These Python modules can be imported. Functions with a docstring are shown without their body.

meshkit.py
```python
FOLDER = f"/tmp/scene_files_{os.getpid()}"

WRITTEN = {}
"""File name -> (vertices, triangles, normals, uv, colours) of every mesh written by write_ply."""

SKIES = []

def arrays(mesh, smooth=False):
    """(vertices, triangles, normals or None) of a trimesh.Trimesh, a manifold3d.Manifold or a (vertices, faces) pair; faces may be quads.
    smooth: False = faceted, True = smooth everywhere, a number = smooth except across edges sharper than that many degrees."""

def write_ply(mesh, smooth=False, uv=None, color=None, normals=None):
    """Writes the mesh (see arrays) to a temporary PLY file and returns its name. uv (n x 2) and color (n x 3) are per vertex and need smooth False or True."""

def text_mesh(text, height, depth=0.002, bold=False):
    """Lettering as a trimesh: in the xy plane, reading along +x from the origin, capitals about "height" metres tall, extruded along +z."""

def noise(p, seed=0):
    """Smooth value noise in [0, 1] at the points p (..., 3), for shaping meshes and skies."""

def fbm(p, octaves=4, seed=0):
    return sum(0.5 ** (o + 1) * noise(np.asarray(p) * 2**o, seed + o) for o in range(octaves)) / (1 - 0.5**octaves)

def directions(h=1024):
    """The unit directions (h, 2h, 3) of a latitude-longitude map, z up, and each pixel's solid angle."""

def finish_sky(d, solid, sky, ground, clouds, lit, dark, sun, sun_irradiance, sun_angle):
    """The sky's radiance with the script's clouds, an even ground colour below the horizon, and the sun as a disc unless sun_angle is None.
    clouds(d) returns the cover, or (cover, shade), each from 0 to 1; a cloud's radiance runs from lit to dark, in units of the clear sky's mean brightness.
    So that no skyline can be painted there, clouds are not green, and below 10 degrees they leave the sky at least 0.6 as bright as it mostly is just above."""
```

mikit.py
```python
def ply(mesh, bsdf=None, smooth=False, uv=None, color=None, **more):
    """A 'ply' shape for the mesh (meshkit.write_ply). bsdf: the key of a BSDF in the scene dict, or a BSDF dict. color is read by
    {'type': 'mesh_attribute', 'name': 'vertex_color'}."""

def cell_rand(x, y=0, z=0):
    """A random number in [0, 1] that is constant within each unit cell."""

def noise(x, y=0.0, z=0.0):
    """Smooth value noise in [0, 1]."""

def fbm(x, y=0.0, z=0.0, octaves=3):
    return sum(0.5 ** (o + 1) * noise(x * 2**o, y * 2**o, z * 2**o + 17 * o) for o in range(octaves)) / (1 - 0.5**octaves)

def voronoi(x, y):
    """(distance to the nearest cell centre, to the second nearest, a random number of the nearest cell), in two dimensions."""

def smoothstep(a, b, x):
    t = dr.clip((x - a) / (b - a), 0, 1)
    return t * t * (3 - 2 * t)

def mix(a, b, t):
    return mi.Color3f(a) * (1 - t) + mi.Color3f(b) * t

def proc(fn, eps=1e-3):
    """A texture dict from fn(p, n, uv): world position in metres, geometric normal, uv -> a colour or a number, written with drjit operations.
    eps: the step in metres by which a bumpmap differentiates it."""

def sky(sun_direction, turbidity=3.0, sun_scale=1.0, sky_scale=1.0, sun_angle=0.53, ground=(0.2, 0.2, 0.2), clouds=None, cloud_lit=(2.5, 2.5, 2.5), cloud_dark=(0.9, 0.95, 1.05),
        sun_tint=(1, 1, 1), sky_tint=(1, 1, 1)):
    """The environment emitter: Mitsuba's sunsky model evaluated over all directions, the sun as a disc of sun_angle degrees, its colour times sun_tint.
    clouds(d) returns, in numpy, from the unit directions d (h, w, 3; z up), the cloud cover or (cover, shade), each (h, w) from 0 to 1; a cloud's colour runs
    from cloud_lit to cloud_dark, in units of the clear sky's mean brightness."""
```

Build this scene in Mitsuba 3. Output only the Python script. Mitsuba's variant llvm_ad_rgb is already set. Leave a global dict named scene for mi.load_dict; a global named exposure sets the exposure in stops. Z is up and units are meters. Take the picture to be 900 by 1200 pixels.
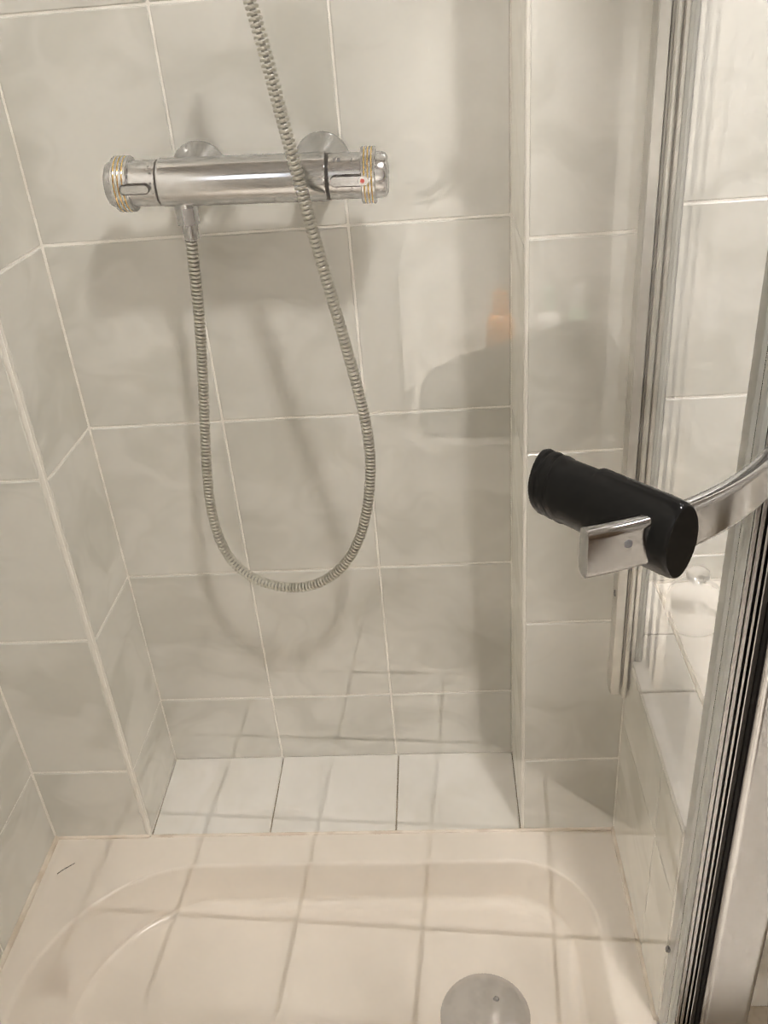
import math, random
import numpy as np, trimesh, manifold3d as m3, mitsuba as mi, drjit as dr
import mikit, meshkit
from mikit import ply, proc, fbm, noise, mix, smoothstep

random.seed(4)
rng = np.random.default_rng(4)
T = mi.ScalarTransform4f
scene, labels = {}, {}

# ---------------------------------------------------------------- camera
R_ = np.array([[0.99647, 0.04106, -0.07315], [-0.04285, -0.49900, -0.86555], [-0.07204, 0.86563, -0.49548]])
u_, s_, v_ = np.linalg.svd(R_); R_ = u_ @ v_
C_ = np.array([0.495, -1.104, 1.118]); F_ = 1031.94
fwd, down = R_[2], R_[1]
scene['camera'] = {'type': 'perspective', 'fov': math.degrees(2 * math.atan(450 / F_)), 'fov_axis': 'x',
                   'near_clip': 0.02, 'far_clip': 60.0,
                   'to_world': T().look_at(origin=C_.tolist(), target=(C_ + fwd).tolist(), up=(-down).tolist())}
# ---------------------------------------------------------------- lights: ceiling lamps and window of the bathroom, added spots (built below) and the exposure
LAMP_Z = 2.27
SHOWER_LAMP = (0.90, -0.93)
BATH_LAMP = (1.34, -0.36)
ROOM_FILL = (0.62, -0.86)           # added unseen spot, brightens the opposite wall for its reflections
LAMP_R = 0.075
SHOWER_RGB = (335.0, 318.0, 300.0)
BATH_RGB = (48.0, 45.0, 43.5)
TUB_FILL = (1.25, -1.30)            # added unseen spot, brightens the wall over the bathtub
TUB_RGB = (6.4, 6.0, 5.8)
ROOM_RGB = (24.0, 22.8, 21.5)
FLOOR_FILL = (0.36, -1.12)          # added unseen spot, brightens the floor mirrored in the door
FLOOR_RGB = (8.6, 8.0, 7.5)
WINDOW_RGB = (2.0, 2.25, 2.7)       # frosted window at the left end of the opposite wall
exposure = 0.58

# ---------------------------------------------------------------- helpers
def rgb(*c): return {'type': 'rgb', 'value': list(c)}
def numbered(key):
    if key not in scene and not any(k.startswith(key + '__') for k in scene): return key
    i = 1
    while f'{key}_{i:03d}' in scene or any(k.startswith(f'{key}_{i:03d}__') for k in scene): i += 1
    return f'{key}_{i:03d}'
def obj(name, shape, parent=None):
    key = numbered(f'{parent}__{name}' if parent else name)
    scene[key] = shape
    return key
def tag(key, label=None, cat=None, group=None, kind=None):
    d = labels.setdefault(key, {})
    for k, v in (('label', label), ('category', cat), ('group', group), ('kind', kind)):
        if v: d[k] = v
    return key
def cbox(sx, sy, sz, c=0.001):
    """chamfered box centred on the origin"""
    h = np.array([sx, sy, sz]) / 2
    c = min(c, h.min() * 0.95)
    pts = []
    for s in np.ndindex(2, 2, 2):
        s = np.array(s) * 2 - 1
        for k in range(3):
            q = h - c; q[k] = h[k]
            pts.append(s * q)
    return trimesh.convex.convex_hull(np.array(pts))
def box(x0, x1, y0, y1, z0, z1, c=0.001):
    m = cbox(x1 - x0, y1 - y0, z1 - z0, c)
    m.apply_translation([(x0 + x1) / 2, (y0 + y1) / 2, (z0 + z1) / 2])
    return m
def lathe(profile, n=48):
    """profile of (r, z) turned about z, closed on the axis where r = 0"""
    return trimesh.creation.revolve(np.array(profile, float), sections=n)
def frame_to(a, b):
    a, b = np.array(a, float), np.array(b, float)
    z = (b - a) / np.linalg.norm(b - a)
    x = np.cross([0, 0, 1.0], z)
    if np.linalg.norm(x) < 1e-6: x = np.array([1.0, 0, 0])
    x /= np.linalg.norm(x)
    M = np.eye(4); M[:3, 0], M[:3, 1], M[:3, 2], M[:3, 3] = x, np.cross(z, x), z, a
    return M
def sweep(path, section, closed_section=True, cap=True, up=(0, 0, 1.0), scale=None):
    """sweep a 2-D section (n,2) along a path (m,3); section x = side, y = up-ish"""
    P = np.array(path, float); S = np.array(section, float)
    t = np.gradient(P, axis=0); t /= np.linalg.norm(t, axis=1, keepdims=True)
    up = np.array(up, float)
    side = np.cross(t, up); side /= np.linalg.norm(side, axis=1, keepdims=True)
    nu = np.cross(side, t)
    sc = np.ones(len(P)) if scale is None else np.asarray(scale)
    V = P[:, None] + sc[:, None, None] * (S[None, :, :1] * side[:, None] + S[None, :, 1:] * nu[:, None])
    m, n = len(P), len(S)
    V = V.reshape(-1, 3); F = []
    for i in range(m - 1):
        for j in range(n):
            a, b = i * n + j, i * n + (j + 1) % n
            F += [[a, b, b + n], [a, b + n, a + n]]
    if cap:
        V = np.vstack([V, P[0], P[-1]])
        for j in range(n):
            F += [[m * n, (j + 1) % n, j], [m * n + 1, (m - 1) * n + j, (m - 1) * n + (j + 1) % n]]
    me = trimesh.Trimesh(V, np.array(F), process=False)
    me.fix_normals()
    return me
def tube(path, r, n=12, scale=None, up=(0.13, 0.97, 0.2)):
    a = np.linspace(0, 2 * np.pi, n, endpoint=False)
    return sweep(path, np.c_[np.cos(a), np.sin(a)] * r, scale=scale, up=up)
def catmull(P, n=20):
    from scipy.interpolate import CubicSpline
    P = np.array(P, float)
    s = np.r_[0, np.cumsum(np.linalg.norm(np.diff(P, axis=0), axis=1) ** 0.7)]
    cs = CubicSpline(s, P)
    q = cs(np.linspace(0, s[-1], n * len(P)))
    d = np.r_[0, np.cumsum(np.linalg.norm(np.diff(q, axis=0), axis=1))]
    return q, d
def ray(u, v):
    d = R_.T @ np.array([(u - 450) / F_, (v - 600) / F_, 1.0]); return d / np.linalg.norm(d)
def rounded_rect(x0, x1, y0, y1, radii, n=16):
    """radii at (x0,y1) (x1,y1) (x1,y0) (x0,y0); counter-clockwise points with a fixed count"""
    out = []
    for (cx, cy, r, a0) in ((x1 - radii[1], y1 - radii[1], radii[1], 0), (x0 + radii[0], y1 - radii[0], radii[0], 90),
                            (x0 + radii[3], y0 + radii[3], radii[3], 180), (x1 - radii[2], y0 + radii[2], radii[2], 270)):
        for a in np.radians(np.linspace(a0, a0 + 90, n)): out.append((cx + r * math.cos(a), cy + r * math.sin(a)))
    return np.array(out)

# ---------------------------------------------------------------- materials
def bsdf(key, d, two=True):
    scene[key] = {'type': 'twosided', 'bsdf': d} if two else d
    return key
def tile_tex(seed, base, dark):
    def fn(p, n, uv):
        q = [p.x * 7 + seed * 3.1, p.y * 7 + seed * 1.7, p.z * 7 + seed * 5.3]
        w = fbm(q[0], q[1], q[2], 3)
        cloud = fbm(q[0] + 2.4 * w, q[1] - 1.8 * w, q[2] + 2.2 * w, 4)
        vein = dr.abs(fbm(p.x * 5 + seed + w, p.y * 5 + w * 1.3, p.z * 4 - seed + w, 3) - 0.5)
        v = 1 - smoothstep(0.0, 0.05, vein)
        return mix(base, dark, dr.clip(1.25 * smoothstep(0.38, 0.68, cloud) * 0.75 + 0.22 * v, 0, 1))
    return proc(fn)
WALL_A, WALL_B = (0.62, 0.615, 0.575), (0.52, 0.515, 0.47)
TILES = [bsdf(f'mat_tile_{i}', {'type': 'principled', 'base_color': tile_tex(i, WALL_A, WALL_B), 'roughness': 0.2, 'specular': 0.5}) for i in range(4)]
LEDGE_T = bsdf('mat_tile_ledge', {'type': 'principled', 'base_color': tile_tex(9, (0.70, 0.69, 0.66), (0.65, 0.635, 0.59)), 'roughness': 0.22, 'specular': 0.5})
FLOOR_T = bsdf('mat_tile_floor', {'type': 'principled', 'base_color': tile_tex(11, (0.80, 0.75, 0.68), (0.76, 0.71, 0.64)), 'roughness': 0.3, 'specular': 0.4})
def grain(base, other, s, lo=0.35, hi=0.7):
    def fn(p, n, uv): return mix(base, other, smoothstep(lo, hi, fbm(p.x * s, p.y * s, p.z * s, 3)))
    return proc(fn)
GROUT = bsdf('mat_grout', {'type': 'principled', 'base_color': grain((0.84, 0.82, 0.77), (0.76, 0.73, 0.68), 60), 'roughness': 0.85, 'specular': 0.2})
GROUT_D = bsdf('mat_grout_brown', {'type': 'principled', 'base_color': grain((0.24, 0.20, 0.15), (0.17, 0.14, 0.10), 60), 'roughness': 0.85, 'specular': 0.2})
TRIM = bsdf('mat_trim', {'type': 'principled', 'base_color': rgb(0.69, 0.67, 0.62), 'roughness': 0.35, 'specular': 0.5})
PAINT = bsdf('mat_paint', {'type': 'principled', 'base_color': grain((0.47, 0.445, 0.42), (0.44, 0.415, 0.39), 9), 'roughness': 0.7, 'specular': 0.3})
SEAL = bsdf('mat_sealant', {'type': 'principled', 'base_color': grain((0.70, 0.63, 0.54), (0.56, 0.48, 0.39), 38), 'roughness': 0.4, 'specular': 0.5})
TRAY = bsdf('mat_tray', {'type': 'principled', 'base_color': grain((0.735, 0.675, 0.60), (0.715, 0.655, 0.58), 12), 'roughness': 0.16, 'specular': 0.5, 'clearcoat': 0.3, 'clearcoat_gloss': 0.9})
ENAMEL = bsdf('mat_enamel', {'type': 'principled', 'base_color': rgb(0.80, 0.77, 0.72), 'roughness': 0.14, 'specular': 0.5, 'clearcoat': 0.4})
CHROME = bsdf('mat_chrome', {'type': 'roughconductor', 'material': 'none', 'alpha': 0.02, 'specular_reflectance': rgb(0.60, 0.605, 0.61)})
CHROME_S = bsdf('mat_chrome_soft', {'type': 'roughconductor', 'material': 'none', 'alpha': 0.06, 'specular_reflectance': rgb(0.60, 0.60, 0.605)})
ALU = bsdf('mat_aluminium', {'type': 'principled', 'base_color': grain((0.74, 0.73, 0.70), (0.68, 0.67, 0.64), 40), 'metallic': 1.0, 'roughness': 0.24})
ALU_D = bsdf('mat_aluminium_dark', {'type': 'principled', 'base_color': grain((0.20, 0.18, 0.155), (0.15, 0.135, 0.115), 45), 'metallic': 1.0, 'roughness': 0.3})
GOLD = bsdf('mat_gold', {'type': 'principled', 'base_color': rgb(0.86, 0.60, 0.22), 'metallic': 1.0, 'roughness': 0.15})
BLACK = bsdf('mat_black_plastic', {'type': 'principled', 'base_color': rgb(0.008, 0.008, 0.008), 'roughness': 0.06, 'specular': 0.16})
BLACK_M = bsdf('mat_black_rubber', {'type': 'principled', 'base_color': rgb(0.02, 0.017, 0.014), 'roughness': 0.5, 'specular': 0.4})
LINER = bsdf('mat_grey_liner', {'type': 'principled', 'base_color': rgb(0.32, 0.32, 0.30), 'roughness': 0.5, 'specular': 0.2})
HOSE_M = bsdf('mat_hose_metal', {'type': 'principled', 'base_color': grain((0.66, 0.65, 0.59), (0.58, 0.57, 0.51), 80), 'metallic': 1.0, 'roughness': 0.22})
DRAIN_M = bsdf('mat_drain', {'type': 'principled', 'base_color': grain((0.42, 0.40, 0.38), (0.38, 0.36, 0.34), 60), 'metallic': 0.8, 'roughness': 0.17})
DARK = bsdf('mat_dark_hole', {'type': 'principled', 'base_color': rgb(0.02, 0.02, 0.02), 'roughness': 0.8})
GREYMARK = bsdf('mat_grey_print', {'type': 'principled', 'base_color': rgb(0.16, 0.16, 0.17), 'roughness': 0.5})
RED = bsdf('mat_red', {'type': 'principled', 'base_color': rgb(0.62, 0.06, 0.04), 'roughness': 0.35})
WHITE_P = bsdf('mat_white_plastic', {'type': 'principled', 'base_color': rgb(0.80, 0.78, 0.74), 'roughness': 0.3, 'specular': 0.5})
ORANGE = bsdf('mat_orange_plastic', {'type': 'principled', 'base_color': rgb(0.72, 0.33, 0.12), 'roughness': 0.35})
PALEGREEN = bsdf('mat_pale_green', {'type': 'principled', 'base_color': rgb(0.42, 0.52, 0.42), 'roughness': 0.4})
PINK = bsdf('mat_pink', {'type': 'principled', 'base_color': rgb(0.78, 0.22, 0.28), 'roughness': 0.5})
CLOTH_W = bsdf('mat_white_terry', {'type': 'principled', 'base_color': grain((0.82, 0.80, 0.76), (0.72, 0.70, 0.66), 120), 'roughness': 0.95, 'specular': 0.1, 'sheen': 0.3})
CLOTH_D = bsdf('mat_dark_fabric', {'type': 'principled', 'base_color': grain((0.060, 0.056, 0.050), (0.045, 0.042, 0.038), 90), 'roughness': 0.9, 'specular': 0.15})
MAT_F = bsdf('mat_bath_rug', {'type': 'principled', 'base_color': grain((0.26, 0.17, 0.12), (0.20, 0.13, 0.09), 90), 'roughness': 0.95, 'specular': 0.1})
PANE = bsdf('mat_pane', {'type': 'thindielectric', 'int_ior': 1.52, 'ext_ior': 1.0}, two=False)
GLASS = bsdf('mat_clear_glass', {'type': 'dielectric', 'int_ior': 1.47, 'ext_ior': 1.0}, two=False)
SEAL_T = bsdf('mat_clear_seal', {'type': 'principled', 'base_color': rgb(0.70, 0.71, 0.68), 'roughness': 0.3, 'spec_trans': 0.55, 'eta': 1.35}, two=False)
HAIR = bsdf('mat_hair', {'type': 'principled', 'base_color': rgb(0.05, 0.03, 0.02), 'roughness': 0.5})

# ---------------------------------------------------------------- dimensions (z = 0: tray rim; niche back wall at y = 0)
CZ, HT = 0.141, 0.25            # joint height of the first row; tile height
D = 0.161                       # depth of the niche
NL, NR = 0.002, 0.587           # niche left and right
WL, WR = -0.155, 0.728          # shower left and right
FZ, TOPZ = -0.12, 2.30          # bathroom floor and ceiling
REAR, EAST = -1.85, 2.40
KZ = 0.348                      # top of knee wall
J, TH = 0.0026, 0.007           # joint width, tile thickness
JD = 0.0012                     # joint depth below tile face

tile_cache = {}
def tile_shape(w, h, mat):
    k = (round(w, 4), round(h, 4), mat)
    if k not in tile_cache: tile_cache[k] = ply(cbox(w - J, TH, h - J, 0.0013), mat)
    return tile_cache[k]
tile_no = [0]
def face_tiles(parent, origin, uaxis, vaxis, us, vs, mats, name='tile', gap=0.0):
    """tiles on the plane through origin; us, vs = joint positions; the tile front faces -(u x v) direction n"""
    o, U, V = (np.array(a, float) for a in (origin, uaxis, vaxis))
    N = np.cross(U, V)           # outward normal for U right, V up seen from the front is U x V
    M = np.eye(4); M[:3, 0], M[:3, 1], M[:3, 2] = U, -N, V
    for j in range(len(vs) - 1):
        for i in range(len(us) - 1):
            w, h = us[i + 1] - us[i], vs[j + 1] - vs[j]
            if w < 0.012 or h < 0.012: continue
            M2 = M.copy()
            tilt = rng.normal(0, 0.0016, 2)
            M2[:3, 1] += tilt[0] * U + tilt[1] * V
            M2[:3, 1] /= np.linalg.norm(M2[:3, 1])
            M2[:3, 0] = np.cross(M2[:3, 1], M2[:3, 2]); M2[:3, 0] /= np.linalg.norm(M2[:3, 0]); M2[:3, 2] = np.cross(M2[:3, 0], M2[:3, 1])
            M2[:3, 3] = o + U * (us[i] + us[i + 1]) / 2 + V * (vs[j] + vs[j + 1]) / 2 - N * (TH / 2 - rng.uniform(0, 0.0003))
            obj(name, {**tile_shape(w - gap, h - gap, mats[tile_no[0] % len(mats)]), 'to_world': T(M2)}, parent)
            tile_no[0] += 1
def rows(z0, z1, off=CZ, h=HT):
    k = math.ceil((z0 - off) / h + 1e-6)
    r = [z0]
    while off + k * h < z1 - 1e-6:
        if off + k * h > z0 + 1e-6: r.append(off + k * h)
        k += 1
    return r + [z1]

# ---------------------------------------------------------------- the setting
s = obj('floor', ply(box(WL - 0.1, EAST + 0.1, REAR - 0.1, 0.15, FZ - 0.2, FZ - JD, 0.0001), GROUT_D)); tag(s, 'beige tiled bathroom floor with brown joints', kind='structure')
fx = [WL + 0.002] + [0.008 + 0.2 * k for k in range(0, 13)]
fy = [REAR] + [-0.815 - 0.2 * k for k in range(5, -3, -1)]
fy = [y for y in fy if y < -0.60] + [-0.603]
fx = [x for x in fx if x < EAST] + [EAST]
face_tiles('floor', (0, 0, FZ), (1, 0, 0), (0, 1, 0), fx, fy, [FLOOR_T], gap=0.0042)

s = obj('ceiling', ply(box(WL - 0.1, EAST + 0.1, REAR - 0.1, 0.15, TOPZ, TOPZ + 0.1, 0.0001), PAINT)); tag(s, 'plain painted ceiling', kind='structure')

B = TH + 0.0      # tiles sit on the backing, their face at the nominal plane
s = obj('wall_back', ply(box(WL - 0.1, EAST + 0.1, JD, 0.14, FZ, TOPZ, 0.0001), GROUT)); tag(s, 'back wall of pale marbled tiles', kind='structure')
vis = 1.65
face_tiles('wall_back', (0, 0, 0), (1, 0, 0), (0, 0, 1), [NL, 0.191, 0.389, NR], rows(0.004, vis), TILES)
face_tiles('wall_back', (0, 0, 0), (1, 0, 0), (0, 0, 1), [WR] + [0.935 + 0.2 * k for k in range(6)], [r for r in rows(KZ - 0.002, vis)], TILES)

# piers either side of the niche
ps = obj('wall_back_left_pier', ply(box(WL - 0.1, NL - JD, -D + JD, JD + 0.002, FZ, TOPZ, 0.0001), GROUT)); tag(ps, 'tiled pier to the left of the niche', kind='structure')
face_tiles(ps, (0, -D, 0), (1, 0, 0), (0, 0, 1), [WL, NL - 0.006], rows(0.002, 1.65, CZ + 0.004), TILES)
face_tiles(ps, (NL, 0, 0), (0, 1, 0), (0, 0, 1), [-D + 0.006, 0], rows(0.004, 1.65, CZ), TILES)
pr = obj('wall_back_right_pier', ply(box(NR + JD, WR + 0.0025, -D + JD, JD + 0.002, FZ, TOPZ, 0.0001), GROUT)); tag(pr, 'tiled pier to the right of the niche', kind='structure')
face_tiles(pr, (0, -D, 0), (1, 0, 0), (0, 0, 1), [NR + 0.003, WR], rows(0.002, 1.65, 0.149), TILES)
face_tiles(pr, (NR, 0, 0), (0, -1, 0), (0, 0, 1), [0, D - 0.004], rows(0.004, 1.65, CZ), TILES)
face_tiles(pr, (WR + 0.003, 0, 0), (0, 1, 0), (0, 0, 1), [-D, 0], rows(KZ, 1.65, CZ), TILES)

# left wall
s = obj('wall_left', ply(box(WL - 0.12, WL - JD, REAR - 0.1, -D + 0.001, FZ, TOPZ, 0.0001), GROUT)); tag(s, 'left wall of pale marbled tiles', kind='structure')
face_tiles('wall_left', (WL, 0, 0), (0, 1, 0), (0, 0, 1), [-1.16, -0.961, -0.761, -0.561, -0.361, -D], rows(0.002, 1.4, CZ + 0.004), TILES)
def far_tile(p, n, uv):
    h = dr.select(dr.abs(n.x) > 0.5, p.y, p.x)
    jx = dr.abs(h * 5 - dr.floor(h * 5) - 0.5); jz = dr.abs((p.z - CZ) * 4 - dr.floor((p.z - CZ) * 4) - 0.5)
    j = dr.maximum(smoothstep(0.489, 0.494, jx), smoothstep(0.491, 0.495, jz))
    return mix(mix((0.46, 0.44, 0.41), (0.41, 0.395, 0.37), fbm(p.x * 6, p.y * 6, p.z * 6, 3)), (0.80, 0.76, 0.69), j)
FARWALL = bsdf('mat_far_wall', {'type': 'principled', 'base_color': proc(far_tile), 'roughness': 0.25, 'specular': 0.5})
s = obj('wall_front', ply(box(WL - 0.1, EAST + 0.1, REAR - 0.1, REAR, FZ, TOPZ, 0.0001), FARWALL)); tag(s, 'opposite wall of the bathroom, tiled', kind='structure')
s = obj('wall_right', ply(box(EAST, EAST + 0.1, REAR - 0.1, 0.1, FZ, TOPZ, 0.0001), FARWALL)); tag(s, 'right wall of the bathroom, tiled', kind='structure')

# knee wall between shower and bath, with its ledge on top
kw = obj('wall_knee', ply(box(WR + JD, 0.797, -0.455, JD, FZ, KZ - 0.0085, 0.0001), GROUT)); tag(kw, 'low tiled wall between shower tray and bath', kind='structure')
face_tiles(kw, (WR, 0, 0), (0, -1, 0), (0, 0, 1), [D, 0.361, 0.455], [0.002, 0.227, KZ - 0.008], TILES)
face_tiles(kw, (0, 0, KZ), (1, 0, 0), (0, 1, 0), [WR - 0.001, 0.798], [-0.455, -0.243, -0.127, 0], [LEDGE_T])

# tiled ledge in the niche, level with the tray rim
nf = obj('floor_niche', ply(box(NL - 0.003, NR + 0.003, -D, 0.002, FZ, -JD * 0.6, 0.0001), GROUT_D)); tag(nf, 'white tiled ledge at the foot of the niche', kind='structure')
face_tiles(nf, (0, 0, 0.0012 + D * math.sin(0.03)), (1, 0, 0), (0, math.cos(0.03), math.sin(0.03)), [NL, 0.193, 0.393, NR], [-D, 0.001], [LEDGE_T])

# rounded corner beads of the piers, sealant along the tray
def bead(x, y, r, z0, z1):
    m = trimesh.creation.cylinder(radius=r, height=z1 - z0, sections=20); m.apply_translation([x, y, (z0 + z1) / 2]); return m
s = obj('trim_1', ply(bead(NL - 0.0052, -D + 0.0052, 0.0052, 0.002, TOPZ), TRIM, smooth=40)); tag(s, 'rounded white edge bead on the left pier', kind='structure')
s = obj('trim_2', ply(bead(NR + 0.0028, -D + 0.0028, 0.0028, 0.002, TOPZ), TRIM, smooth=40)); tag(s, 'rounded white edge bead on the right pier', kind='structure')
def seal_run(path, r=0.0042):
    return tube(path, r, 10, up=(0, 0, 1.0))
sm = trimesh.util.concatenate([seal_run([(WL, -D + 0.001, 0.001), (NL - 0.003, -D + 0.001, 0.001)]), seal_run([(NL, -D + 0.001, -0.001), (NR, -D + 0.001, -0.001)], 0.0034),
                               seal_run([(NR, -D + 0.001, 0.001), (WR, -D + 0.001, 0.001)]),
                               seal_run([(WL + 0.001, -D, 0.001), (WL + 0.001, -0.58, 0.001)], 0.005), seal_run([(WR, -D, 0.001), (WR, -0.455, 0.001)], 0.005)])
s = obj('trim_3', ply(sm, SEAL, smooth=40)); tag(s, 'yellowed sealant bead along the tray', kind='structure')

# ---------------------------------------------------------------- shower tray
def tray_mesh():
    outer = rounded_rect(WL + 0.001, WR - 0.001, -0.60, -D - 0.0005, (0.004, 0.004, 0.02, 0.02))
    rings = [np.c_[outer, np.full(len(outer), FZ)], np.c_[outer, np.full(len(outer), 0.0)]]
    def ring(gl, gr, gt, gb, z, rl, rr):
        p = rounded_rect(-0.121 + gl, 0.684 - gr, -0.535 + gb, -0.212 - gt, (rl, rr, 0.075, 0.075)); return np.c_[p, np.full(len(p), z)]
    rings.append(ring(-0.012, -0.010, -0.010, -0.008, 0.0002, 0.230, 0.125))
    # rounded lip, sloping wall, fillet, floor with a slight fall
    for k, a in enumerate(np.linspace(0, 1, 7)):
        an = a * math.radians(62)
        rings.append(ring(0.010 * math.sin(an), 0.009 * math.sin(an), 0.006 * math.sin(an), 0.006 * math.sin(an), -0.008 * (1 - math.cos(an)) * 1.2, 0.228 - .01 * a, 0.118 - .01 * a))
    for a in np.linspace(0.12, 1, 9):
        rings.append(ring(0.010 + 0.052 * a ** 1.3, 0.009 + 0.022 * a, 0.006 + 0.007 * a, 0.006 + 0.01 * a, -0.0055 - 0.056 * a, 0.215 - 0.02 * a, 0.105 - 0.012 * a))
    for a in np.linspace(0.1, 1, 9):
        an = a * math.pi / 2
        rings.append(ring(0.062 + 0.085 * (1 - math.cos(an)), 0.031 + 0.032 * (1 - math.cos(an)), 0.013 + 0.020 * (1 - math.cos(an)), 0.016 + 0.018 * (1 - math.cos(an)), -0.0615 - 0.0160 * math.sin(an), 0.195 - 0.03 * a, 0.093 - 0.01 * a))
    rings.append(ring(0.30, 0.20, 0.09, 0.03, -0.0790, 0.09, 0.07))
    n = len(outer)
    V = np.vstack(rings); F = []
    for i in range(len(rings) - 1):
        for j in range(n):
            a, b = i * n + j, i * n + (j + 1) % n
            F += [[a, b, b + n], [a, b + n, a + n]]
    c = len(V); V = np.vstack([V, [rings[-1].mean(0)]])
    L = (len(rings) - 1) * n
    for j in range(n): F.append([L + j, L + (j + 1) % n, c])
    return trimesh.Trimesh(V, np.array(F), process=False)
t = obj('shower_tray', ply(tray_mesh(), TRAY, smooth=35)); tag(t, 'cream acrylic shower tray with wide curved basin below the niche ledge', 'shower tray')

dc = (0.5165, -0.407, -0.0760)
dm = lathe([(0, -0.0008), (0.0605, -0.0008), (0.0605, 0.0035), (0.0595, 0.0052), (0.052, 0.0085), (0.04, 0.0115), (0.025, 0.0137), (0.012, 0.0146), (0, 0.0148)], 64); dm.apply_translation(dc)
d = obj('cover', ply(dm, DRAIN_M, smooth=40), 'drain'); tag('drain', 'round grey domed drain cover in the tray floor', 'drain')
hm = lathe([(0, 0.0120), (0.0040, 0.0120), (0.0040, 0.0152), (0, 0.0152)], 20); hm.apply_translation((dc[0] + 0.016, dc[1] + 0.017, dc[2] - 0.0010)); obj('screw_hole', ply(hm, DARK, smooth=40), 'drain')
h = [(-0.128, -0.229, 0.0008), (-0.121, -0.222, 0.0012), (-0.114, -0.216, 0.0012), (-0.107, -0.210, 0.0008)]
tag(obj('hair', ply(tube(catmull(h, 5)[0], 0.00055, 6), HAIR)), 'short dark hair lying on the left corner of the tray rim', 'hair')

# ---------------------------------------------------------------- thermostatic shower mixer
MA, MB = np.array([0.130, -0.075, 0.9685]), np.array([0.446, -0.075, 0.9585])
MX = frame_to(MA, MB); ML = np.linalg.norm(MB - MA)
def mx(mesh): mesh.apply_transform(MX); return mesh
def turned(p, n=64): return mx(lathe(p, n))
mixer = 'shower_mixer'
tag(mixer, 'chrome thermostatic shower mixer bar with gold-ringed knobs on the tiled wall', 'shower mixer')
obj('body', ply(turned([(0, 0.0605), (0.0235, 0.0605), (0.0252, 0.0617), (0.0257, 0.064), (0.0257, 0.2455), (0.0252, 0.2475), (0, 0.2475)]), CHROME, smooth=35), mixer)
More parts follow.
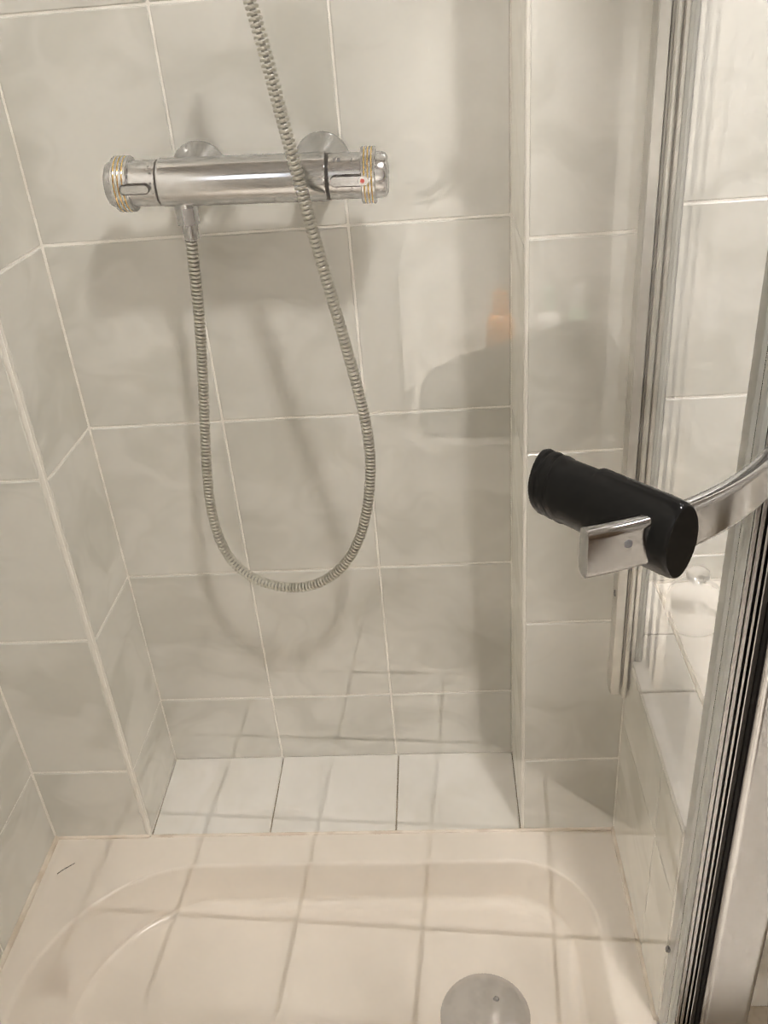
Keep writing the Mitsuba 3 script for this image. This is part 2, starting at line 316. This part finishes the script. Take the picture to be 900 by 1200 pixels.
# left knob
lk = obj('flow_knob', ply(turned([(0, 0.0), (0.012, 0.0004), (0.019, 0.0012), (0.0226, 0.003), (0.0242, 0.0062), (0.0246, 0.011), (0.0246, 0.0155), (0.0246, 0.0365), (0.0246, 0.0592), (0, 0.0592)]), CHROME, smooth=35), mixer)
def gold_ring(z0, z1, parent):
    n = 4; w = (z1 - z0) / n
    st = [(0.0236, z0), (0.0288, z0)]
    for i in range(n):
        a = z0 + i * w
        st += [(0.0288, a + 0.0001), (0.0298, a + 0.25 * w), (0.0298, a + 0.75 * w), (0.0288, a + w - 0.0001)]
    st += [(0.0288, z1), (0.0236, z1)]
    g = obj('grip_ring', ply(turned(st), CHROME, smooth=30), parent)
    for i in range(1, n):
        a = z0 + i * w
        k = turned([(0.0280, a - 0.0009), (0.0293, a - 0.0009), (0.0297, a), (0.0293, a + 0.0009), (0.0280, a + 0.0009)])
        tag(obj('gold_line', ply(k, GOLD, smooth=40), parent), 'thin gold ring')
    return g
def knurls(z0, z1, parent):
    pass
gold_ring(0.0110, 0.0300, lk)
def on_bar(z, ang, r, sx, sz, th=0.003, c=0.001):
    """small block on the bar's surface; ang: degrees, 0 = towards the room, + = up"""
    m = cbox(sz, th, sx, c)
    a = math.radians(ang)
    # world: bar axis ~ +x ; outward = (0,-cos a, sin a)
    out = np.array([0, -math.cos(a), math.sin(a)]); ax = (MB - MA) / ML
    out -= ax * (out @ ax); out /= np.linalg.norm(out)
    M = np.eye(4); M[:3, 2] = ax; M[:3, 1] = out; M[:3, 0] = np.cross(out, ax); M[:3, 3] = MA + ax * z + out * r
    m.apply_transform(M); return m
def block_rounded(L, W, Hh):
    mm = m3.Manifold.batch_hull([m3.Manifold.cylinder(Hh, W / 2, W / 2, 20).translate([0, 0, 0]).translate([0, (L - W) / 2 * s, 0]) for s in (-1, 1)])
    q = mm.to_mesh(); return trimesh.Trimesh(q.vert_properties[:, :3], q.tri_verts)
def place_on_bar(m, z, ang, r):
    a = math.radians(ang); ax = (MB - MA) / ML
    out = np.array([0, -math.cos(a), math.sin(a)]); out -= ax * (out @ ax); out /= np.linalg.norm(out)
    M = np.eye(4); M[:3, 1] = ax; M[:3, 2] = out; M[:3, 0] = np.cross(ax, out); M[:3, 3] = MA + ax * z + out * r
    m.apply_transform(M); return m
obj('stop_button', ply(place_on_bar(block_rounded(0.031, 0.0085, 0.0085), 0.0385, -3, 0.0226), CHROME, smooth=40), lk)
obj('button_slot', ply(place_on_bar(block_rounded(0.0335, 0.0112, 0.0078), 0.038, -3, 0.0222), BLACK_M, smooth=40), lk)
for ang, z in ((32, 0.0555), (52, 0.053), (8, 0.0555), (-18, 0.0565)):
    obj('scale_dot', ply(place_on_bar(block_rounded(0.0024, 0.0020, 0.0008), z, ang, 0.0241), DARK), lk)
gapm = turned([(0, 0.0585), (0.0242, 0.0585), (0.0242, 0.0615), (0, 0.0615)]); obj('joint_gap', ply(gapm, BLACK_M, smooth=35), mixer)
# right knob
rk = obj('temperature_knob', ply(turned([(0, 0.2505), (0.0243, 0.2505), (0.0243, 0.258), (0.0243, 0.2995), (0.0243, 0.3045), (0.0240, ML - 0.006), (0.0226, ML - 0.0025), (0.019, ML - 0.0008), (0.012, ML), (0, ML)]), CHROME_S, smooth=35), mixer)
gold_ring(0.2865, 0.3025, rk)
gapm = turned([(0, 0.2465), (0.0238, 0.2465), (0.0247, 0.247), (0.0247, 0.2515), (0, 0.2515)]); tag(obj('joint_gap', ply(gapm, BLACK_M, smooth=35), mixer), 'black ring joint')
obj('button_slot', ply(place_on_bar(block_rounded(0.0445, 0.0125, 0.0075), 0.2755, -2, 0.0205), BLACK_M, smooth=40), rk)
sb = obj('stop_button', ply(place_on_bar(block_rounded(0.042, 0.0096, 0.0095), 0.2745, -2, 0.0206), CHROME, smooth=40), rk)
tag(obj('button_end', ply(place_on_bar(block_rounded(0.0105, 0.0094, 0.0102), 0.2898, -2, 0.0206), WHITE_P, smooth=40), rk), 'white button end')
tag(obj('red_dot', ply(place_on_bar(block_rounded(0.0046, 0.0044, 0.0018), 0.2888, -2, 0.0297), RED, smooth=40), rk), 'red dot')
for ang, z, txt in ((52, 0.2605, '38'), (52, 0.2775, 'I'), (-20, 0.2605, 'I'), (-20, 0.2765, 'I'), (24, 0.2575, 'I')):
    tm = meshkit.text_mesh(txt, 0.0052 if len(txt) > 1 else 0.0036, 0.0008)
    c = tm.bounds.mean(0); tm.apply_translation(-c)
    Mx = np.eye(4)[[1, 0, 2, 3]]; Mx[0] *= -1        # reads along the bar
    tm.apply_transform(Mx)
    obj('scale_mark', ply(place_on_bar(tm, z, ang, 0.0244), GREYMARK), rk)
# rosettes and inlets
for x in (0.2185, 0.3655):
    prof = [(0, 0.0), (0.0335, 0.0), (0.0335, 0.003), (0.0325, 0.006), (0.027, 0.0145), (0.0215, 0.0245), (0.0175, 0.036), (0.0165, 0.045), (0.0165, 0.058), (0, 0.058)]
    m = lathe(prof, 56); M = frame_to((x, 0, 0.966), (x, -1, 0.966)); m.apply_transform(M)
    obj('rosette', ply(m, CHROME, smooth=35), mixer)
# outlet and hose nut
OX, OZ = 0.2135, 0.9455
m = lathe([(0, -0.004), (0.0125, -0.004), (0.0125, 0.003), (0.0108, 0.005), (0, 0.005)], 40); m.apply_translation((OX, -0.075, OZ - 0.003)); obj('outlet', ply(m, CHROME, smooth=35), mixer)

# ---------------------------------------------------------------- shower hose
hose = 'shower_hose'
tag(hose, 'ribbed metal shower hose hanging in a loop from the mixer', 'shower hose')
nut = trimesh.creation.cylinder(radius=0.0132, height=0.0185, sections=6); nut.apply_transform(trimesh.transformations.rotation_matrix(0.35, [0, 0, 1])); nut.apply_translation((OX + 0.0005, -0.075, OZ - 0.0165))
cn = m3.Manifold.cylinder(0.0185, 0.0118, 0.0122, 40).to_mesh(); cn = trimesh.Trimesh(cn.vert_properties[:, :3], cn.tri_verts); cn.apply_translation((OX + 0.0005, -0.075, OZ - 0.0265))
ni = trimesh.boolean.intersection([nut, trimesh.creation.cylinder(radius=0.0128, height=0.0185, sections=40, transform=trimesh.transformations.translation_matrix((OX + 0.0005, -0.075, OZ - 0.0165)))], engine='manifold')
obj('nut', ply(ni, CHROME_S, smooth=25), hose)
fm = lathe([(0, 0), (0.0080, 0), (0.0084, 0.001), (0.0090, 0.016), (0.0094, 0.0195), (0, 0.0195)], 40); fm.apply_translation((OX + 0.001, -0.0745, OZ - 0.0435)); obj('ferrule', ply(fm, CHROME_S, smooth=35), hose)
hp = [(223.5, 276, -.0745), (227, 308, -.069), (232, 355, -.062), (237, 430, -.055), (240, 500, -.052), (243.5, 565, -.055), (251, 612, -.060), (267, 650, -.067), (293, 675, -.076), (329, 687.5, -.084), (368, 685, -.092), (401, 664, -.099), (422, 628, -.105), (432, 583, -.110), (433.5, 530, -.114), (424, 475, -.118), (405, 404, -.122),
      (385, 335, -.126), (364, 262, -.128), (349, 205, -.130), (333, 147, -.131), (318, 90, -.131), (303, 35, -.130), (292, -2, -.129), (280, -45, -.128), (266, -100, -.126)]
HP = []
for u, v, Y in hp:
    d_ = ray(u, v); HP.append(C_ + d_ * (Y - C_[1]) / d_[1])
q, dl = catmull(HP, 60)
Ltot = dl[-1]; pitch = 0.00515; nr = int(Ltot / pitch); per = 8
ss = np.linspace(0, Ltot, nr * per + 1)
Q = np.c_[[np.interp(ss, dl, q[:, k]) for k in range(3)]].T
ph = (np.arange(len(ss)) % per) / per
wave = np.interp(ph, [0, 0.12, 0.25, 0.5, 0.75, 0.88, 1], [0.80, 0.86, 1.0, 1.04, 1.0, 0.86, 0.80])
obj('inner_tube', ply(tube(Q[::4], 0.0031, 14), LINER, smooth=40), hose)
# one ring section per turn of the metal strip
def ring_strip():
    a = np.linspace(0, 2 * np.pi, 14, endpoint=False)
    t_ = np.gradient(Q, axis=0); t_ /= np.linalg.norm(t_, axis=1, keepdims=True)
    up = np.array([0.13, 0.97, 0.2]); sd = np.cross(t_, up); sd /= np.linalg.norm(sd, axis=1, keepdims=True); nu = np.cross(sd, t_)
    V, F, N = [], [], 0
    for k in range(nr):
        mid = np.interp((k + 0.5) * pitch, ss, Q[:, 0]), np.interp((k + 0.5) * pitch, ss, Q[:, 1]), np.interp((k + 0.5) * pitch, ss, Q[:, 2])
        i = min(len(Q) - 1, int((k + 0.5) * per))
        T0, S0, U0 = t_[i], sd[i], nu[i]
        for (off, r) in ((-0.00166, 0.0032), (-0.0016, 0.0064), (-0.0009, 0.0070), (0.0009, 0.0070), (0.0016, 0.0064), (0.00166, 0.0032)):
            V.append(np.array(mid) + T0 * off + r * (np.cos(a)[:, None] * S0 + np.sin(a)[:, None] * U0))
        for b in range(5):
            for j in range(14):
                p, q_ = N + b * 14 + j, N + b * 14 + (j + 1) % 14
                F += [[p, q_, q_ + 14], [p, q_ + 14, p + 14]]
        N += 84
    me = trimesh.Trimesh(np.vstack(V), np.array(F), process=False)
    c = me.vertices[:84].mean(0)
    if (me.face_normals[30] @ (me.triangles_center[30] - c)) < 0: me.invert()
    return me
k_ = obj('metal_rings', ply(ring_strip(), HOSE_M, smooth=40), hose); tag(k_, 'close metal rings of the hose', kind='stuff')

# ---------------------------------------------------------------- fixed side glass over the knee wall
sp = 'side_screen'
tag(sp, 'fixed clear glass side screen standing on the tiled ledge with its wall channel', 'shower screen')
GX = 0.737
gm = trimesh.Trimesh([[GX, -0.172, KZ + 0.004], [GX, -0.455, KZ + 0.004], [GX, -0.455, 1.95], [GX, -0.172, 1.95]], [[0, 1, 2], [0, 2, 3]], process=False)
obj('glass', ply(gm, PANE), sp)
YB, z0, z1 = -D, 0.292, 1.95
wc = obj('wall_channel', ply(box(0.703, 0.7155, YB - 0.024, YB, z0, z1, 0.0012), ALU), sp)
obj('channel_web', ply(box(0.7155, 0.727, YB - 0.012, YB, z0 - 0.004, z1, 0.0012), ALU), sp)
obj('channel_flange', ply(box(0.7185, 0.7245, YB - 0.027, YB - 0.012, z0 - 0.006, z1, 0.0018), ALU), sp)
obj('channel_flange', ply(box(0.727, 0.7325, YB - 0.023, YB, z0 + 0.004, z1, 0.0012), ALU), sp)
tag(obj('clear_seal', ply(box(0.7330, 0.7415, YB - 0.024, YB - 0.008, KZ - 0.020, z1, 0.003), SEAL_T), sp), 'translucent sealing strip')
sc = trimesh.creation.cylinder(radius=0.0042, height=0.0016, sections=24); sc.apply_transform(trimesh.transformations.rotation_matrix(math.pi / 2, [0, 1, 0])); sc.apply_translation((0.7028, YB - 0.012, 0.452))
obj('screw', ply(sc, GREYMARK, smooth=40), wc)

# ---------------------------------------------------------------- corner post with ribs
post = 'corner_post'
tag(post, 'ribbed aluminium and chrome corner post at the right of the shower', 'post')
PY, pz0, pz1 = -0.462, FZ, 1.97
for (xa, xb, yo, mat, nm) in ((0.7300, 0.7345, 0.002, SEAL_T, 'clear_seal'), (0.7348, 0.7420, 0.004, CHROME_S, 'web'), (0.7438, 0.7478, 0.0, CHROME_S, 'rib'), (0.7494, 0.7534, 0.001, CHROME_S, 'rib'), (0.7550, 0.7575, -0.001, CHROME_S, 'rib'), (0.7588, 0.7603, -0.004, CHROME_S, 'rib')):
    obj(nm, ply(box(xa, xb, PY + yo - 0.012, PY + 0.006, pz0, pz1, 0.0007), mat), post)
obj('web', ply(box(0.7348, 0.7603, PY + 0.003, PY + 0.0055, pz0, pz1, 0.0007), CHROME_S), post)
obj('gasket', ply(box(0.7605, 0.7695, PY - 0.004, PY + 0.006, pz0, pz1, 0.001), BLACK_M), post)
cw = rounded_rect(-0.029, 0.029, -0.012, 0.014, (0.004, 0.004, 0.009, 0.009), 8)
cm = trimesh.creation.extrude_polygon(__import__('shapely').geometry.Polygon(cw), pz1 - pz0); cm.apply_translation((0.7985, PY - 0.008, pz0))
obj('chrome_cover', ply(cm, CHROME_S, smooth=35), post)
sm = trimesh.creation.icosphere(subdivisions=2, radius=0.004); sm.apply_scale([0.7, 0.8, 1.3]); sm.apply_translation((0.7275, PY + 0.002, 0.150)); obj('rubber_stop', ply(sm, DARK, smooth=True), post)

# ---------------------------------------------------------------- glass door
door = 'glass_door'
tag(door, 'clear glass shower door across the whole front of the shower', 'shower door')
an = math.radians(2.1); P0 = np.array([0.716, -0.5395]); tx, ty = math.cos(an), -math.sin(an)
def dp(s): return P0[0] - s * tx, P0[1] - s * ty
xa, ya = dp(0.0); xb, yb = dp(0.862)
gm = trimesh.Trimesh([[xb, yb, 0.012], [xa, ya, 0.012], [xa, ya, 1.93], [xb, yb, 1.93]], [[0, 1, 2], [0, 2, 3]], process=False)
obj('pane', ply(gm, PANE), door)
em = box(xa - 0.006, xa, ya - 0.004, ya + 0.004, 0.012, 1.93, 0.0015)
tag(obj('hinge_seal', ply(em, SEAL_T), door), 'translucent hinge-side sealing strip')

# ---------------------------------------------------------------- curved chrome bar with black holder
hd = 'bar_handle'
tag(hd, 'curved flat chrome bar in a black ribbed plastic holder on the glass', 'handle')
ZH = 0.832
def on_plane(u, v, Z=0.832):
    d_ = ray(u, v); return C_ + d_ * (Z - C_[2]) / d_[2]
A, Bp = on_plane(635, 563), on_plane(800, 636)
BM = frame_to(A, Bp); BL = np.linalg.norm(Bp - A)
def section(r): 
    return r
def hl(profile, n=64, fx=1.0):
    m = lathe(profile, n)
    m.vertices[:, 0] *= fx * np.sqrt(np.clip(1 - 0.35 * (m.vertices[:, 1] / 0.027) ** 2, 0.3, 1))
    m.apply_transform(BM); return m
st = [(0, 0.0), (0.0205, 0.0), (0.0238, 0.0012), (0.0248, 0.0035), (0.0246, 0.0058), (0.0232, 0.0070), (0.0232, 0.0082), (0.0246, 0.0094), (0.0250, 0.0116), (0.0247, 0.0138), (0.0233, 0.0150), (0.0233, 0.0162), (0.0247, 0.0174), (0.0251, 0.0196), (0.0248, 0.0218), (0.0238, 0.0232),
      (0.0241, 0.026), (0.0245, 0.046), (0.0245, 0.05), (0, 0.05)]
obj('ribbed_sleeve', ply(hl(st, fx=0.62), BLACK, smooth=28), hd)
mb = [(0, 0.048), (0.0240, 0.048), (0.0264, 0.0488), (0.0269, 0.0503), (0.0270, BL - 0.010), (0.0263, BL - 0.0035), (0.0253, BL - 0.0009), (0.0243, BL), (0, BL)]
obj('holder', ply(hl(mb, fx=0.62), BLACK, smooth=28), hd)
ctrl = [(690, 651), (770, 632), (830, 609), (862, 590), (900, 562)]
BP = []
for u, v in ctrl:
    d_ = ray(u, v); BP.append(C_ + d_ * (ZH - C_[2]) / d_[2])
BP = np.array(BP)
# circle through first, third, last
def circ(a, b, c):
    M_ = np.array([[b[0] - a[0], b[1] - a[1]], [c[0] - a[0], c[1] - a[1]]]); r_ = np.array([(b[:2] @ b[:2] - a[:2] @ a[:2]) / 2, (c[:2] @ c[:2] - a[:2] @ a[:2]) / 2])
    o_ = np.linalg.solve(M_, r_); return o_, np.linalg.norm(a[:2] - o_)
co, cr = circ(BP[0], BP[2], BP[4])
a0 = math.atan2(BP[0][1] - co[1], BP[0][0] - co[0]); a1 = math.atan2(BP[4][1] - co[1], BP[4][0] - co[0])
if a1 < a0: a1 += 2 * math.pi
a1 += (a1 - a0) * 0.36
aa = np.linspace(a0, a1, 60)
path = np.c_[co[0] + cr * np.cos(aa), co[1] + cr * np.sin(aa), np.full(60, ZH)]
path[:, :2] -= 0.004 * ((Bp - A) / BL)[:2]
hh, hw, rr = 0.0165, 0.0060, 0.0050
secp = rounded_rect(-hw, hw, -hh, hh, (rr, rr, rr, rr), 6)
obj('chrome_bar', ply(sweep(path, secp), CHROME, smooth=40), hd)
sd_ = path[7] + np.r_[(path[7][:2] - co) / cr * (hw + 0.0002), 0.004]
sn = lathe([(0, -0.0006), (0.0026, -0.0006), (0.0026, 0.0006), (0.0012, 0.0008), (0, 0.0004)], 20); sn.apply_transform(frame_to(sd_, sd_ + np.r_[(path[7][:2] - co) / cr, 0])); obj('dark_disc', ply(sn, GREYMARK, smooth=40), hd)  # small dark disc on the face of the bar
print('bar circle', co, cr, 'end', path[-1], 'BL', BL)

# ---------------------------------------------------------------- bath beyond the ledge, jar, soap
bath = 'bathtub'
tag(bath, 'white enamel bathtub beyond the tiled ledge, right of the corner post', 'bathtub')
bo = m3.CrossSection([rounded_rect(0.803, 2.39, -0.372, -0.002, (0.006, 0.03, 0.03, 0.012), 8).tolist()]).extrude(0.06).translate([0, 0, KZ - 0.064])
bi = m3.Manifold.batch_hull([m3.CrossSection([rounded_rect(0.98, 2.30, -0.325, -0.06, (.1, .1, .1, .1), 10).tolist()]).extrude(0.002).translate([0, 0, KZ]), m3.CrossSection([rounded_rect(1.05, 2.24, -0.31, -0.09, (.08, .08, .08, .08), 10).tolist()]).extrude(0.002).translate([0, 0, -0.02])])
apron = m3.CrossSection([rounded_rect(0.838, 2.38, -0.366, -0.01, (0.004,) * 4, 4).tolist()]).extrude(KZ - 0.06 - FZ).translate([0, 0, FZ])
obj('tub', ply((bo + apron) - bi, ENAMEL, smooth=35), bath)
obj('step', ply(box(0.838, 2.38, -0.405, -0.3655, 0.098, 0.116, 0.005), ENAMEL, smooth=False), bath)
sl = box(0.7965, 0.8035, -0.372, -0.003, KZ - 0.03, KZ - 0.0015, 0.0015)
tag(obj('trim_4', ply(sl, bsdf('mat_grey_sealant', {'type': 'principled', 'base_color': grain((0.60, 0.57, 0.50), (0.50, 0.47, 0.41), 40), 'roughness': 0.4}))), 'grey sealant strip between ledge and bathtub', kind='structure')

jar = 'glass_jar'
tag(jar, 'clear glass jar with a knobbed lid on the white ledge behind the handle', 'jar')
jc = (0.829, -0.098, KZ - 0.004 + 0.0004)
prof = [(0, 0.0), (0.034, 0), (0.037, 0.004), (0.038, 0.014), (0.038, 0.036), (0.036, 0.043)]
m = lathe(prof, 48); m.apply_translation(jc); obj('bowl', ply(m, PANE, smooth=40), jar)
prof = [(0.037, 0.0435), (0.0375, 0.046), (0.0345, 0.053), (0.026, 0.0600), (0.014, 0.0645), (0, 0.0655)]
m = lathe(prof, 48); m.apply_translation(jc); lid = obj('lid', ply(m, PANE, smooth=40), jar)
prof = [(0, 0.0655), (0.0065, 0.0655), (0.0060, 0.070), (0.0135, 0.073), (0.0160, 0.078), (0.0155, 0.083), (0.0110, 0.087), (0, 0.088)]
m = lathe(prof, 48); m.apply_translation(jc); obj('knob', ply(m, GLASS, smooth=40), lid)
m = m3.Manifold.batch_hull([m3.Manifold.sphere(0.006, 16).translate(p_) for p_ in [(-.02, -.008, 0), (.02, -.008, 0), (-.02, .008, 0), (.02, .008, 0), (-.016, 0, .008), (.016, 0, .008)]]).to_mesh()
m = trimesh.Trimesh(m.vert_properties[:, :3], m.tri_verts); m.apply_translation((0.877, -0.382, 0.116 + 0.006))
tag(obj('soap', ply(m, PINK, smooth=30)), 'pink bar of soap on the step of the bathtub', 'soap')

# ---------------------------------------------------------------- bathroom behind the camera, seen only as reflections in the glass, with added spots and door
def ceiling_lamp(xy, radiance, label):
    key = numbered('ceiling_lamp')
    tag(key, label, 'lamp')
    m = lathe([(0, 0.0), (LAMP_R + 0.012, 0.0), (LAMP_R + 0.015, 0.006), (LAMP_R + 0.015, TOPZ - LAMP_Z), (0, TOPZ - LAMP_Z)], 48); m.apply_translation((*xy, LAMP_Z)); obj('housing', ply(m, WHITE_P, smooth=35), key)
    m = trimesh.creation.cylinder(radius=LAMP_R, height=0.003, sections=48); m.apply_translation((*xy, LAMP_Z - 0.0025))
    obj('diffuser', {**ply(m, WHITE_P), 'emitter': {'type': 'area', 'radiance': rgb(*radiance)}}, key)
ceiling_lamp(SHOWER_LAMP, SHOWER_RGB, 'round ceiling lamp above the front of the shower')
ceiling_lamp(BATH_LAMP, BATH_RGB, 'round ceiling lamp above the bathtub')
def spotlight(xy, target, inten, cutoff, beam, label):  # added fill spots with invented heads and stems, none of them seen
    key = numbered('added_spotlight')
    tag(key, label, 'spotlight')
    so, st_ = np.array([*xy, LAMP_Z - 0.06]), np.array(target, float)
    up = [0, 1, 0] if abs((st_ - so)[2]) > 5 * np.linalg.norm((st_ - so)[:2]) else [0, 0, 1]
    m = lathe([(0, -0.09), (0.028, -0.088), (0.032, -0.07), (0.036, -0.004), (0.034, -0.004), (0.030, -0.03), (0, -0.03)], 32); m.apply_transform(frame_to(so, st_)); obj('head', ply(m, WHITE_P, smooth=35), key)
    obj('stem', ply(tube([(*xy, TOPZ), (*xy, LAMP_Z - 0.02)], 0.008, 12, up=(1, 0, 0)), CHROME_S, smooth=40), key)
    scene[key + '__beam'] = {'type': 'spot', 'intensity': rgb(*inten), 'cutoff_angle': cutoff, 'beam_width': beam, 'to_world': T().look_at(origin=so.tolist(), target=st_.tolist(), up=up)}
spotlight(ROOM_FILL, (0.55, -1.85, 0.60), ROOM_RGB, 13.0, 9.5, 'added unseen spotlight brightening the opposite bathroom wall')
spotlight(TUB_FILL, (1.06, 0.0, 0.92), TUB_RGB, 14.5, 10.5, 'added unseen spotlight brightening the wall over the bathtub')
spotlight(FLOOR_FILL, (FLOOR_FILL[0] + 0.01, FLOOR_FILL[1] + 0.01, FZ), FLOOR_RGB, 14.0, 10.0, 'added unseen spotlight brightening the bathroom floor from straight above')

CABINET = bsdf('mat_cabinet', {'type': 'principled', 'base_color': rgb(0.42, 0.39, 0.35), 'roughness': 0.35})
ca = 'low_cabinet'
tag(ca, 'low grey-beige bathroom cabinet reflected in the glass door', 'cabinet')
obj('body', ply(box(0.36, 0.80, -1.78, -1.43, FZ, 0.395, 0.004), CABINET), ca)
obj('top', ply(box(0.35, 0.81, -1.79, -1.42, 0.395, 0.42, 0.004), CABINET), ca)
def bag_mesh():
    pts = [(0.395, 0.43), (0.395, 0.49), (0.46, 0.522), (0.665, 0.582), (0.70, 0.583), (0.735, 0.545), (0.762, 0.49), (0.762, 0.43)]
    sph = [m3.Manifold.sphere(0.012, 16).translate([x, y, z]) for x, z in pts for y in (-1.45, -1.56)]
    q = m3.Manifold.batch_hull(sph).to_mesh(); return trimesh.Trimesh(q.vert_properties[:, :3], q.tri_verts)
bm = bag_mesh(); bm.apply_translation((0, 0, 0.4205 - bm.bounds[0][2]))
tag(obj('wash_bag', ply(bm, CLOTH_D, smooth=40)), 'dark grey wash bag with rounded corner, reflected in the glass door', 'bag')
def bottle(x, y, z, r, h, mat, capmat, label, cat='bottle'):
    key = numbered('bottle')
    m = lathe([(0, 0), (r * 0.92, 0), (r, 0.004), (r, h * 0.68), (r * 0.8, h * 0.76), (r * 0.45, h * 0.80), (r * 0.45, h * 0.83), (0, h * 0.83)], 32); m.apply_translation((x, y, z)); obj('body', ply(m, mat, smooth=35), key)
    m = lathe([(0, h * 0.80), (r * 0.55, h * 0.80), (r * 0.55, h * 0.985), (r * 0.45, h), (0, h)], 24); m.apply_translation((x, y, z)); obj('cap', ply(m, capmat, smooth=35), key)
    tag(key, label, cat)
zc = 0.4205
bottle(0.532, -1.68, zc, 0.030, 0.20, ORANGE, ORANGE, 'orange bottle reflected in the glass, left of the white bottles')
bottle(0.625, -1.66, zc, 0.024, 0.21, WHITE_P, PALEGREEN, 'white bottle with pale green cap reflected in the glass')
bottle(0.682, -1.67, zc, 0.022, 0.21, PALEGREEN, WHITE_P, 'pale green bottle with white cap reflected in the glass')
hk = 'coat_hook'
tag(hk, 'grey lever-shaped hook reflected on the tiles right of the mixer', 'hook')
m = trimesh.creation.cylinder(radius=0.022, height=0.01, sections=32); m.apply_transform(trimesh.transformations.rotation_matrix(math.pi / 2, [1, 0, 0])); m.apply_translation((0.435, REAR + 0.005, 0.825)); obj('plate', ply(m, ALU_D, smooth=40), hk)
obj('arm', ply(tube(catmull([(0.435, REAR + 0.008, 0.825), (0.43, REAR + 0.04, 0.82), (0.395, REAR + 0.055, 0.795), (0.365, REAR + 0.055, 0.79)], 10)[0], 0.008, 12, up=(0.1, 0.2, 1.0)), ALU_D, smooth=40), hk)
def towel_mesh():
    nx, nz = 40, 40
    V, F = [], []
    for side in (0, 1):
        for i in range(nx + 1):
            for k in range(nz + 1):
                a, b = i / nx, k / nz
                w = 0.055 + 0.05 * min(1, b * 3) ** 0.7
                x = 0.425 + (a - 0.5) * 2 * w * (1 if side == 0 else 1)
                fold = 0.012 * math.sin(a * 19 + 2 * b) * (0.4 + 0.6 * b)
                y = REAR + 0.034 + fold + (0.016 if side == 0 else -0.010)
                V.append((x, y, 0.775 - b * 0.40))
    n = (nx + 1) * (nz + 1)
    for s_ in (0, 1):
        for i in range(nx):
            for k in range(nz):
                p = s_ * n + i * (nz + 1) + k; q_ = p + nz + 1
                f = [[p, q_, q_ + 1], [p, q_ + 1, p + 1]]
                F += f if s_ == 0 else [g[::-1] for g in f]
    edge = [i * (nz + 1) for i in range(nx + 1)] + [nx * (nz + 1) + k for k in range(1, nz + 1)] + [i * (nz + 1) + nz for i in range(nx - 1, -1, -1)] + [k for k in range(nz - 1, 0, -1)]
    for i in range(len(edge)):
        a, b = edge[i], edge[(i + 1) % len(edge)]
        F += [[a, b, b + n], [a, b + n, a + n]]
    m = trimesh.Trimesh(V, F, process=False); m.fix_normals(); return m
tag(obj('towel', ply(towel_mesh(), CLOTH_W, smooth=40)), 'white towel hanging on the hook, reflected in the glass door', 'towel')
def rug_mesh():
    x = np.linspace(-0.148, 0.30, 120)
    w = (meshkit.fbm(np.c_[x * 26, x * 0, x * 0], 3, 5) - 0.5) * 0.03
    y = -0.652 + w - 0.055 * np.clip((-0.10 - x) / 0.03, 0, 1)
    p = __import__('shapely').geometry.Polygon(np.vstack([np.c_[x, y], [[0.30, -0.603], [-0.148, -0.603]]])).buffer(0)
    m = trimesh.creation.extrude_polygon(p, 0.014); m.apply_translation((0, 0, FZ)); return m
tag(obj('bath_mat', ply(rug_mesh(), MAT_F)), 'brown bath mat with wavy edge on the floor before the shower', 'bath mat')

# laundry box standing at an angle on the floor, its foot edge mirrored across the niche ledge
lb = 'laundry_box'
tag(lb, 'grey-brown laundry box standing at an angle, reflected low in the glass door', 'laundry box')
p1, p2 = np.array([0.483, -1.238]), np.array([0.752, -1.018]); e_ = (p2 - p1) / np.linalg.norm(p2 - p1); n_ = np.array([e_[1], -e_[0]])
M = np.eye(4); M[:2, 0] = e_; M[:2, 1] = n_; M[2, 2] = -1; 
ctr = (p1 + p2) / 2 + n_ * 0.075
BOXM = bsdf('mat_laundry_box', {'type': 'principled', 'base_color': grain((0.20, 0.175, 0.145), (0.15, 0.13, 0.11), 70), 'roughness': 0.8})
m = cbox(np.linalg.norm(p2 - p1), 0.15, 0.30, 0.006); M[:3, 3] = (*ctr, FZ + 0.15); m.apply_transform(M); obj('body', ply(m, BOXM), lb)
m = cbox(np.linalg.norm(p2 - p1) + 0.01, 0.16, 0.02, 0.005); M[:3, 3] = (*ctr, FZ + 0.31); m.apply_transform(M); obj('lid', ply(m, BOXM), lb)

wn = obj('window_1', ply(trimesh.util.concatenate([box(-0.150, -0.125, REAR - 0.002, REAR + 0.02, 1.40, 2.02, 0.003), box(0.035, 0.060, REAR - 0.002, REAR + 0.02, 1.40, 2.02, 0.003),
    box(-0.125, 0.035, REAR - 0.002, REAR + 0.02, 1.40, 1.425, 0.003), box(-0.125, 0.035, REAR - 0.002, REAR + 0.02, 1.995, 2.02, 0.003)]), WHITE_P)); tag(wn, 'narrow frosted window in the opposite wall', kind='structure')
obj('pane', {**ply(box(-0.125, 0.035, REAR - 0.001, REAR + 0.006, 1.425, 1.995, 0.001), WHITE_P), 'emitter': {'type': 'area', 'radiance': rgb(*WINDOW_RGB)}}, wn)
WOOD = bsdf('mat_door_wood', {'type': 'principled', 'base_color': grain((0.10, 0.065, 0.04), (0.065, 0.04, 0.025), 14), 'roughness': 0.4})
dk = obj('added_door_1', ply(box(1.05, 1.85, REAR - 0.002, REAR + 0.035, FZ, 1.93, 0.004), WOOD)); tag(dk, 'unseen dark wooden door added in the opposite wall for the chrome to mirror', kind='structure')  # unseen door, added so the chrome has something dark to mirror
for (za, zb) in ((0.05, 0.85), (0.95, 1.78)):
    obj('panel', ply(box(1.17, 1.73, REAR + 0.033, REAR + 0.043, za, zb, 0.006), WOOD), dk)
